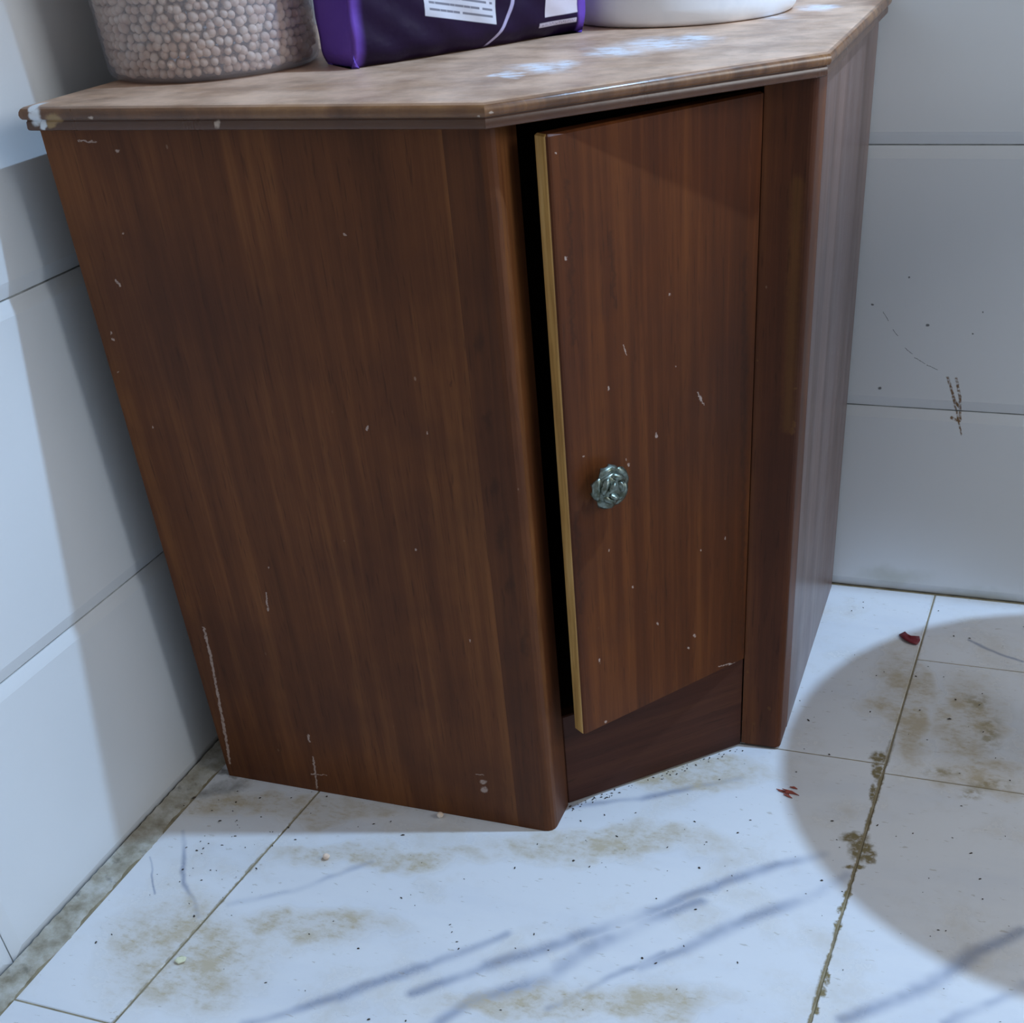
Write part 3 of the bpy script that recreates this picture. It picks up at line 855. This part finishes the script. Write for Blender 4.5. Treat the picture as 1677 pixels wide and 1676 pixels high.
def pea_mesh(name, sub=2):
    bm = bmesh.new(); bmesh.ops.create_icosphere(bm, subdivisions=sub, radius=1.0)
    for v in bm.verts:
        c = v.co
        k = 1.0 + 0.05 * math.sin(3 * c.x + 1) * math.cos(2 * c.y)
        if c.z > 0.3: k += 0.14 * max(0, c.z) ** 6                       # little beak
        if abs(c.x) < 0.25 and c.z < 0.5: k -= 0.05 * (1 - abs(c.x) / 0.25)   # seam groove
        v.co = c * k
    me = bpy.data.meshes.new(name); bm.to_mesh(me); bm.free()
    for p in me.polygons: p.use_smooth = True
    me.materials.append(M_PEA)
    return me
PEA = pea_mesh('chickpea')
spots = []
PR = 0.0041
z = 0.0085; row = 0
while z < 0.205:
    rr = tub_r(z) - 0.0018 - PR - (0.004 if z < 0.011 else 0.0)
    n = int(2 * math.pi * rr / (PR * 2.06))
    for k in range(n):
        an = 2 * math.pi * (k + 0.5 * (row % 2)) / n + random.uniform(-0.026, 0.026)
        spots.append((TC.x + (rr - random.uniform(0, 0.0008)) * math.cos(an), TC.y + (rr - random.uniform(0, 0.0008)) * math.sin(an), TOPZ + z + random.uniform(-0.0015, 0.0015)))
    z += PR * 1.80; row += 1
camv = Vector(cam.location)
def facing(s):
    n = Vector((s[0] - TC.x, s[1] - TC.y)).normalized(); d = Vector((camv.x - TC.x, camv.y - TC.y)).normalized()
    return n.dot(d)
# the ones that show largest: front of the tub, low rows first
order = sorted(spots, key=lambda s: (0 if facing(s) > 0.12 and s[2] - TOPZ < 0.075 else 1, s[2] - facing(s) * 0.02))
single, rest = order[:298], order[298:]
def rnd_rot(): return (random.uniform(0, 6.28), random.uniform(0, 6.28), random.uniform(0, 6.28))
for s in single:
    o = bpy.data.objects.new('chickpea', PEA); COL.objects.link(o)
    q = PR * random.uniform(0.88, 1.12); o.location = s; o.scale = (q, q * random.uniform(0.9, 1.0), q); o.rotation_euler = rnd_rot()
    tag(o, 'pale dried chickpea inside the clear plastic tub', 'chickpea', 'chickpeas in the plastic tub')
# remaining chickpeas and the filling behind them
low = pea_mesh('pea_low', 1)
bm = bmesh.new()
fill = list(rest)
for layer in (1, 2):
    zz = 0.0085
    while zz < 0.207:
        rr = tub_r(zz) - 0.002 - PR - layer * PR * 1.7
        n = int(2 * math.pi * rr / (PR * 2.05))
        for k in range(n):
            an = 2 * math.pi * (k + random.random() * 0.5) / n
            fill.append((TC.x + rr * math.cos(an), TC.y + rr * math.sin(an), TOPZ + zz + random.uniform(-0.001, 0.001)))
        zz += PR * 1.85
for r in [PR * 2.0 * k for k in range(0, 13)]:                              # top surface of the heap
    n = max(1, int(2 * math.pi * r / (PR * 2.05)))
    for k in range(n):
        an = 2 * math.pi * k / n + random.random()
        fill.append((TC.x + r * math.cos(an), TC.y + r * math.sin(an), TOPZ + 0.204 + random.uniform(-0.002, 0.002)))
for s in fill:
    bm.from_mesh(low); bm.verts.ensure_lookup_table()
    nv = len(low.vertices)
    q = PR * random.uniform(0.93, 1.05)
    mt = Matrix.Translation(s) @ Matrix.Rotation(random.uniform(0, 6.28), 4, Vector((random.random(), random.random(), 0.3)).normalized()) @ Matrix.Scale(q, 4)
    for v in bm.verts[len(bm.verts) - nv:]: v.co = mt @ v.co
me = bpy.data.meshes.new('chickpea_heap'); bm.to_mesh(me); bm.free()
heap = link_mesh('chickpea_heap', me, M_PEA, None, True)
tag(heap, 'mass of dried chickpeas filling the clear tub behind the front ones', 'chickpeas', None, 'stuff')

# loose chickpeas on the floor
for (x, y), lab in (((0.2517, -0.7779), 'stray chickpea alone on the pale floor in front of the left panel'), ((0.3528, -0.6735), 'brownish stray chickpea touching the foot of the left panel')):
    o = bpy.data.objects.new('chickpea', PEA); COL.objects.link(o)
    o.location = (x, y, 0.0038); o.scale = (0.0042, 0.004, 0.004); o.rotation_euler = (0.3, 1.4, 0.8)
    tag(o, lab, 'chickpea')

# ------------------------------------------------------------------ purple printed bag
BA = Vector((0.300, -0.507)); BU = Vector((0.545, 0.839)).normalized(); BN = Vector((0.839, -0.545)).normalized()
BW, BD, BH = 0.279, 0.066, 0.185
bag = tag(empty('purple_bag', (BA.x + BU.x * BW / 2 - BN.x * BD / 2, BA.y + BU.y * BW / 2 - BN.y * BD / 2, TOPZ)), 'glossy dark purple printed food bag standing between the tub and the white bowl', 'bag')
M_BAG = mat_bag()
bm = bmesh.new(); uvl = bm.loops.layers.uv.new('UVMap')
NP_F, NP_S, NZ = 56, 14, 34
per = []                     # perimeter: front, right gusset, back, left gusset (u keeps counting in metres)
for k in range(NP_F): per.append(('f', k / NP_F))
for k in range(NP_S): per.append(('r', k / NP_S))
for k in range(NP_F): per.append(('b', k / NP_F))
for k in range(NP_S): per.append(('l', k / NP_S))
def bag_pt(side, f, vz):
    h = vz / BH
    depth = BD * (1.0 - 0.96 * max(0.0, (h - 0.45) / 0.55) ** 1.3)               # closes to a seal at the top
    base_in = 0.010 * max(0.0, 1 - vz / 0.016) ** 2                              # rounded under edge
    bulge = 0.010 * math.sin(math.pi * min(1, h * 1.25 + 0.08)) if h < 0.75 else 0.003
    s, d = {'f': (f * BW, 0.0), 'r': (BW, f * depth), 'b': (BW * (1 - f), depth), 'l': (0.0, depth * (1 - f))}[side]
    c = (BD - depth) / 2
    d += c
    bow = math.sin(math.pi * s / BW)
    if side == 'f': d -= bulge * bow * 1.0 - base_in
    if side == 'b': d += bulge * bow - base_in
    gus = math.sin(math.pi * (f)) * 0.016 * min(1, max(0.0, vz - 0.012) / 0.05)   # gusset folds inwards
    if side == 'r': s -= gus + base_in * 0.6
    if side == 'l': s += gus + base_in * 0.6
    # corner rounding and crumple
    wr = 0.0016 * math.sin(s * 95 + vz * 60) * math.sin(vz * 130 + s * 40 + (0 if side == 'f' else 2))
    sag = -0.002 * (1 - bow) if side == 'f' else 0
    P2 = BA + BU * s - BN * (d + wr + sag * -1)
    return Vector((P2.x, P2.y, TOPZ + vz))
rows = []
for j in range(NZ + 1):
    vz = BH * (j / NZ) ** 1.25
    rows.append([(bm.verts.new(bag_pt(sd, f, vz)), sd, f, vz) for sd, f in per])
n = len(per)
def ucoord(sd, f):
    return {'f': f * BW, 'r': BW + f * BD, 'b': -0.1, 'l': -BD * (1 - f) - 0.001}[sd]
for A, B in zip(rows, rows[1:]):
    for k in range(n):
        k2 = (k + 1) % n
        fc = bm.faces.new((A[k][0], A[k2][0], B[k2][0], B[k][0]))
        sd = A[k][1]; u0 = ucoord(*A[k][1:3]); st_ = {'f': BW / NP_F, 'r': BD / NP_S, 'b': 0, 'l': BD / NP_S}[sd]
        for lp, uv in zip(fc.loops, ((u0, A[k][3]), (u0 + st_, A[k][3]), (u0 + st_, B[k][3]), (u0, B[k][3]))): lp[uvl].uv = uv
bm.faces.new([r[0] for r in rows[0]][::-1]); bm.faces.new([r[0] for r in rows[-1]])
from_bm('bag_film', bm, M_BAG, bag, True)
# crimped seal along the top of the bag
bm = bmesh.new()
ns = 80; gr = []
for i in range(ns + 1):
    s = BW * i / ns; col = []
    for vz, o in ((BH - 0.001, 0), (BH + 0.012, 1), (BH + 0.022, 1)):
        d = BD / 2 + 0.0012 * math.sin(i * math.pi / 2) * o
        for sg in (-1, 1):
            p = BA + BU * s - BN * (d + sg * 0.0007); col.append(bm.verts.new((p.x, p.y, TOPZ + vz)))
    gr.append(col)
for A, B in zip(gr, gr[1:]):
    for a_, b_ in ((0, 2), (2, 4), (4, 5), (5, 3), (3, 1), (1, 0)): bm.faces.new((A[a_], A[b_], B[b_], B[a_]))
bm.faces.new([gr[0][k] for k in (0, 2, 4, 5, 3, 1)]); bm.faces.new([gr[-1][k] for k in (1, 3, 5, 4, 2, 0)])
from_bm('top_seal', bm, plain('purple_seal', (92, 60, 150), 0.35), bag, True)

# ------------------------------------------------------------------ white bowl
BC = (0.522, -0.1400)
bowl = tag(empty('white_bowl', (BC[0], BC[1], TOPZ)), 'round white bowl standing on the flour-dusted end of the cabinet top', 'bowl')
t_ = NT('white_enamel'); t_.base(t_.mix(t_.step(t_.noise(t_.pos(), 14, 4), 0.4, 0.7), s2l(240, 242, 246), s2l(222, 226, 232))); t_.rough(0.3); M_BOWL = t_.m
bm = bmesh.new()
lathe(bm, [(0.0, 0.003), (0.100, 0.003), (0.103, 0.0), (0.118, 0.0), (0.1215, 0.0015), (0.1250, 0.006), (0.1270, 0.016), (0.1280, 0.05), (0.1290, 0.10), (0.1270, 0.10), (0.1255, 0.05), (0.122, 0.014), (0.113, 0.007), (0.0, 0.006)], 72, (BC[0], BC[1], TOPZ))
from_bm('bowl_body', bm, M_BOWL, bowl, True)
bm = bmesh.new()
lathe(bm, [(0.1275, 0.0985), (0.1325, 0.0995), (0.1340, 0.1015), (0.1325, 0.1035), (0.1265, 0.1040), (0.1255, 0.1005), (0.1275, 0.0985)], 72, (BC[0], BC[1], TOPZ))
from_bm('rim', bm, M_BOWL, bowl, True)

# ------------------------------------------------------------------ little things lying on the floor
def scrap(name, pts, th, mat, lab, cat):
    """small crumpled flake: outline fan with lifted edges and real thickness"""
    bm = bmesh.new()
    cx = sum(p[0] for p in pts) / len(pts); cy = sum(p[1] for p in pts) / len(pts)
    lo = [bm.verts.new((x, y, 0.0004 + random.uniform(0, th))) for x, y in pts]; hi = [bm.verts.new((v.co.x, v.co.y, v.co.z + 0.0012)) for v in lo]
    mid = [bm.verts.new((cx + (x - cx) * 0.55, cy + (y - cy) * 0.55, 0.0022 + random.uniform(0, th))) for x, y in pts]
    c0, c1 = bm.verts.new((cx, cy, 0.0006)), bm.verts.new((cx, cy, 0.0018))
    n = len(pts)
    for k in range(n):
        k2 = (k + 1) % n
        bm.faces.new((lo[k], lo[k2], hi[k2], hi[k])); bm.faces.new((hi[k], hi[k2], mid[k2], mid[k])); bm.faces.new((mid[k], mid[k2], c1)); bm.faces.new((lo[k2], lo[k], c0))
    return tag(from_bm(name, bm, mat, None, True), lab, cat)
M_RED = plain('dark_red_petal', (118, 22, 34), 0.5)
scrap('petal_scrap', [(0.8385, -0.130), (0.846, -0.123), (0.853, -0.131), (0.860, -0.132), (0.867, -0.130), (0.8690, -0.142), (0.866, -0.152), (0.856, -0.150), (0.846, -0.142)], 0.003, M_RED, 'dark red petal-like scrap on the floor near the back wall', 'scrap')
M_RUST = plain('rust_shred', (158, 74, 58), 0.6)
bm = bmesh.new()
for (x0, y0, x1, y1) in ((0.735, -0.520, 0.752, -0.527), (0.742, -0.518, 0.764, -0.526), (0.745, -0.528, 0.757, -0.533), (0.750, -0.512, 0.760, -0.514), (0.738, -0.523, 0.760, -0.5245)):
    d = Vector((x1 - x0, y1 - y0)).normalized(); nn = Vector((-d.y, d.x)) * 0.0010
    A = Vector((x0, y0)); B = Vector((x1, y1)); Mm = (A + B) / 2 + nn
    prof = [A, Mm - nn * 1.6, B, Mm + nn * 1.6]
    lo = [bm.verts.new((p.x, p.y, 0.0003)) for p in prof]; hi = [bm.verts.new((p.x, p.y, 0.0014)) for p in prof]
    bm.faces.new(lo[::-1]); bm.faces.new(hi)
    for k in range(4): bm.faces.new((lo[k], lo[(k + 1) % 4], hi[(k + 1) % 4], hi[k]))
tag(from_bm('dry_shreds', bm, M_RUST), 'little bunch of rust-red dry shreds on the floor before the cabinet', 'shreds')
M_YEL = plain('pale_crumb', (226, 224, 190), 0.7)
scrap('pale_crumb', [(0.1690, -0.9660), (0.1735, -0.9630), (0.180, -0.9640), (0.1815, -0.9690), (0.1755, -0.9735), (0.1695, -0.9715)], 0.003, M_YEL, 'pale yellowish crumb on the floor joint near the left wall', 'crumb')

# dark crumbs and specks scattered over the floor: nobody could count them
bm = bmesh.new()
spk = [(0.1128,-0.8,0)]
def speck(x, y, L, W, ang):
    n = 6; ca, sa = math.cos(ang), math.sin(ang)
    lo = []; 
    for k in range(n):
        px, py = L * math.cos(2 * math.pi * k / n) * random.uniform(0.7, 1.1), W * math.sin(2 * math.pi * k / n) * random.uniform(0.7, 1.1)
        lo.append(bm.verts.new((x + ca * px - sa * py, y + sa * px + ca * py, 0.0001)))
    tp = bm.verts.new((x, y, 0.0001 + W * 1.1)); bt = bm.verts.new((x, y, 0.0))
    for k in range(n): bm.faces.new((lo[k], lo[(k + 1) % n], tp)); bm.faces.new((lo[(k + 1) % n], lo[k], bt))
def inside_cab(x, y): return (x - 1.258) ** 2 + (y + 0.392) ** 2 < 0.17 ** 2 or x > 0.045 and y > -0.668 and x < 0.727 and (y - x) > -1.158
big = [(0.7486,-0.3672,0.0030),(0.7302,-0.3253,0.0018),(0.8724,-0.2304,0.0024),(0.9238,-0.3213,0.0036),(0.9586,-0.2800,0.0018),(0.8234,-0.3289,0.0024),(0.8768,-0.3675,0.0012),(0.8093,-0.5621,0.0024),(0.9370,0.0520,0.0018),(0.3220,-0.7155,0.0030),(0.2782,-0.7059,0.0024),(0.2968,-0.6964,0.0018),(0.0880,-0.7494,0.0030),(0.1223,-0.7700,0.0024),(0.0671,-0.7342,0.0018),(0.0962,-0.7998,0.0024),(0.1783,-0.8149,0.0024),(0.0651,-0.9690,0.0030),(0.0751,-0.9537,0.0018),(0.2806,-0.9703,0.0018),(0.5342,-0.9381,0.0018),(0.4733,-0.7355,0.0024),(0.3660,-0.8153,0.0024),(0.6684,-0.8349,0.0024),(0.9672,-0.5793,0.0030),(0.9795,-0.6196,0.0024),(0.5212,-0.6369,0.0024),(0.5711,-0.6526,0.0024),(0.4847,-0.6899,0.0018),(0.4365,-0.8399,0.0018),(0.4429,-0.8497,0.0018),(0.4537,-0.8618,0.0018),(0.4234,-0.7679,0.0012),(0.6906,-0.8035,0.0018),(0.7499,-0.8116,0.0018),(0.6337,-0.6563,0.0018),(0.8609,-0.5567,0.0024),(0.4696,-0.6480,0.0024),(0.5456,-0.6189,0.0024),(0.0305,-0.7175,0.0042),(0.0256,-0.7350,0.0030)]
for x, y, s in big: speck(x, y, s, s * 0.42, random.uniform(0, 3.1))
regions = [((0.06, 0.20), (-0.90, -0.66), 45), ((0.75, 1.08), (-0.80, -0.02), 60), ((0.50, 0.72), (-0.75, -0.45), 40), ((0.10, 1.10), (-1.15, -0.66), 80)]
for (xa, xb), (ya, yb), cnt in regions:
    for _ in range(cnt):
        x, y = random.uniform(xa, xb), random.uniform(ya, yb)
        if inside_cab(x, y): continue
        s = random.choice((0.0008, 0.001, 0.0013, 0.002)); speck(x, y, s, s * random.uniform(0.35, 0.8), random.uniform(0, 3.1))
# litter swept against the foot of the slanted front
for _ in range(70):
    f = random.random() ** 1.6; p = A_ + (B_ - A_) * f; o = Vector((DIAG.y, -DIAG.x)) * random.uniform(0.001, 0.012)
    s = random.uniform(0.0006, 0.0022); speck(p.x + o.x, p.y + o.y, s, s * 0.5, random.uniform(0, 3.1))
tag(from_bm('floor_crumbs', bm, plain('dark_crumb', (58, 48, 38), 0.8)), 'scattered dark crumbs and specks of dirt on the pale floor', 'crumbs', None, 'stuff')

# ------------------------------------------------------------------ just outside the frame: the lamp on the back wall and a round table that throws the round shade
lampo = tag(empty('wall_lamp', (LAMP.x, 0, LAMP.z)), 'small cool-white lamp on an arm high on the back wall, above the frame', 'lamp')
M_MET = plain('lamp_metal', (170, 172, 176), 0.4, 0.6)
bm = bmesh.new()
for zz in (0.0,):
    segs = 14
    ra = [[bm.verts.new((LAMP.x + r * math.cos(2 * math.pi * k / segs), y, LAMP.z + 0.06 + r * math.sin(2 * math.pi * k / segs))) for k in range(segs)] for r, y in ((0.045, 0.0), (0.045, -0.015), (0.009, -0.018), (0.009, LAMP.y))]
    for A, B in zip(ra, ra[1:]):
        for k in range(segs): bm.faces.new((A[k], A[(k + 1) % segs], B[(k + 1) % segs], B[k]))
    bm.faces.new(ra[0]); bm.faces.new(ra[-1][::-1])
from_bm('arm', bm, M_MET, lampo)
bm = bmesh.new()
lathe(bm, [(0.0, 0.075), (0.018, 0.075), (0.018, 0.035), (0.015, 0.030), (0.0, 0.030)], 20, tuple(LAMP))
from_bm('lamp_holder', bm, M_MET, lampo)
bm = bmesh.new()
lathe(bm, [(0.020, 0.040), (0.030, 0.036), (0.190, -0.195), (0.193, -0.195), (0.033, 0.042), (0.020, 0.045), (0.020, 0.040)], 48, tuple(LAMP))
from_bm('lamp_shade', bm, plain('lamp_shade_grey', (70, 72, 76), 0.8), lampo, True)
ld = bpy.data.lights.new('lamp_light', 'POINT'); ld.energy = KEY_W; ld.color = KEY_COL; ld.shadow_soft_size = 0.022
lo_ = bpy.data.objects.new('lamp_light', ld); COL.objects.link(lo_); lo_.location = LAMP

TBX, TBY, TBH, TBR = 1.258, -0.392, 0.78, 0.262
tab = tag(empty('round_table', (TBX, TBY, 0)), 'round pedestal table just beyond the right edge, casting the round shade', 'table')
W_TAB = plain('table_wood', (120, 92, 64), 0.5)
for nm, prof in (('table_top', [(0.0, TBH - 0.022), (TBR - 0.006, TBH - 0.022), (TBR, TBH - 0.016), (TBR, TBH - 0.006), (TBR - 0.006, TBH), (0.0, TBH)]),
                 ('pedestal', [(0.0, 0.03), (0.03, 0.03), (0.026, 0.10), (0.020, 0.40), (0.026, 0.70), (0.06, TBH - 0.0225), (0.0, TBH - 0.0225)]),
                 ('base', [(0.0, 0.0), (0.15, 0.0), (0.155, 0.01), (0.13, 0.022), (0.05, 0.0295), (0.0, 0.0295)])):
    bm = bmesh.new(); lathe(bm, prof, 56, (TBX, TBY, 0)); from_bm(nm, bm, W_TAB, tab, False)

# unseen shelf added to keep the lamp's light off the back-wall tiles
shelf = tag(empty('added_shelf', (1.45, 0, 1.30)), 'added unseen wooden shelf on brackets that keeps lamp light off the back wall', 'shelf')
bm = bmesh.new(); add_box(bm, 1.0, 1.95, -0.205, -0.0005, 1.30, 1.318); bevel_all(bm, 0.002, 1); from_bm('shelf_board', bm, W_TAB, shelf)
for bx in (1.15, 1.80):
    bm = bmesh.new()
    prof = [(-0.0005, 1.2995), (-0.16, 1.2995), (-0.155, 1.288), (-0.012, 1.18), (-0.0005, 1.16)]
    A = [bm.verts.new((bx, y, z)) for y, z in prof]; B = [bm.verts.new((bx + 0.02, y, z)) for y, z in prof]
    bm.faces.new(A); bm.faces.new(B[::-1])
    for k in range(5): bm.faces.new((A[k], A[(k + 1) % 5], B[(k + 1) % 5], B[k]))
    from_bm('bracket', bm, W_TAB, shelf)
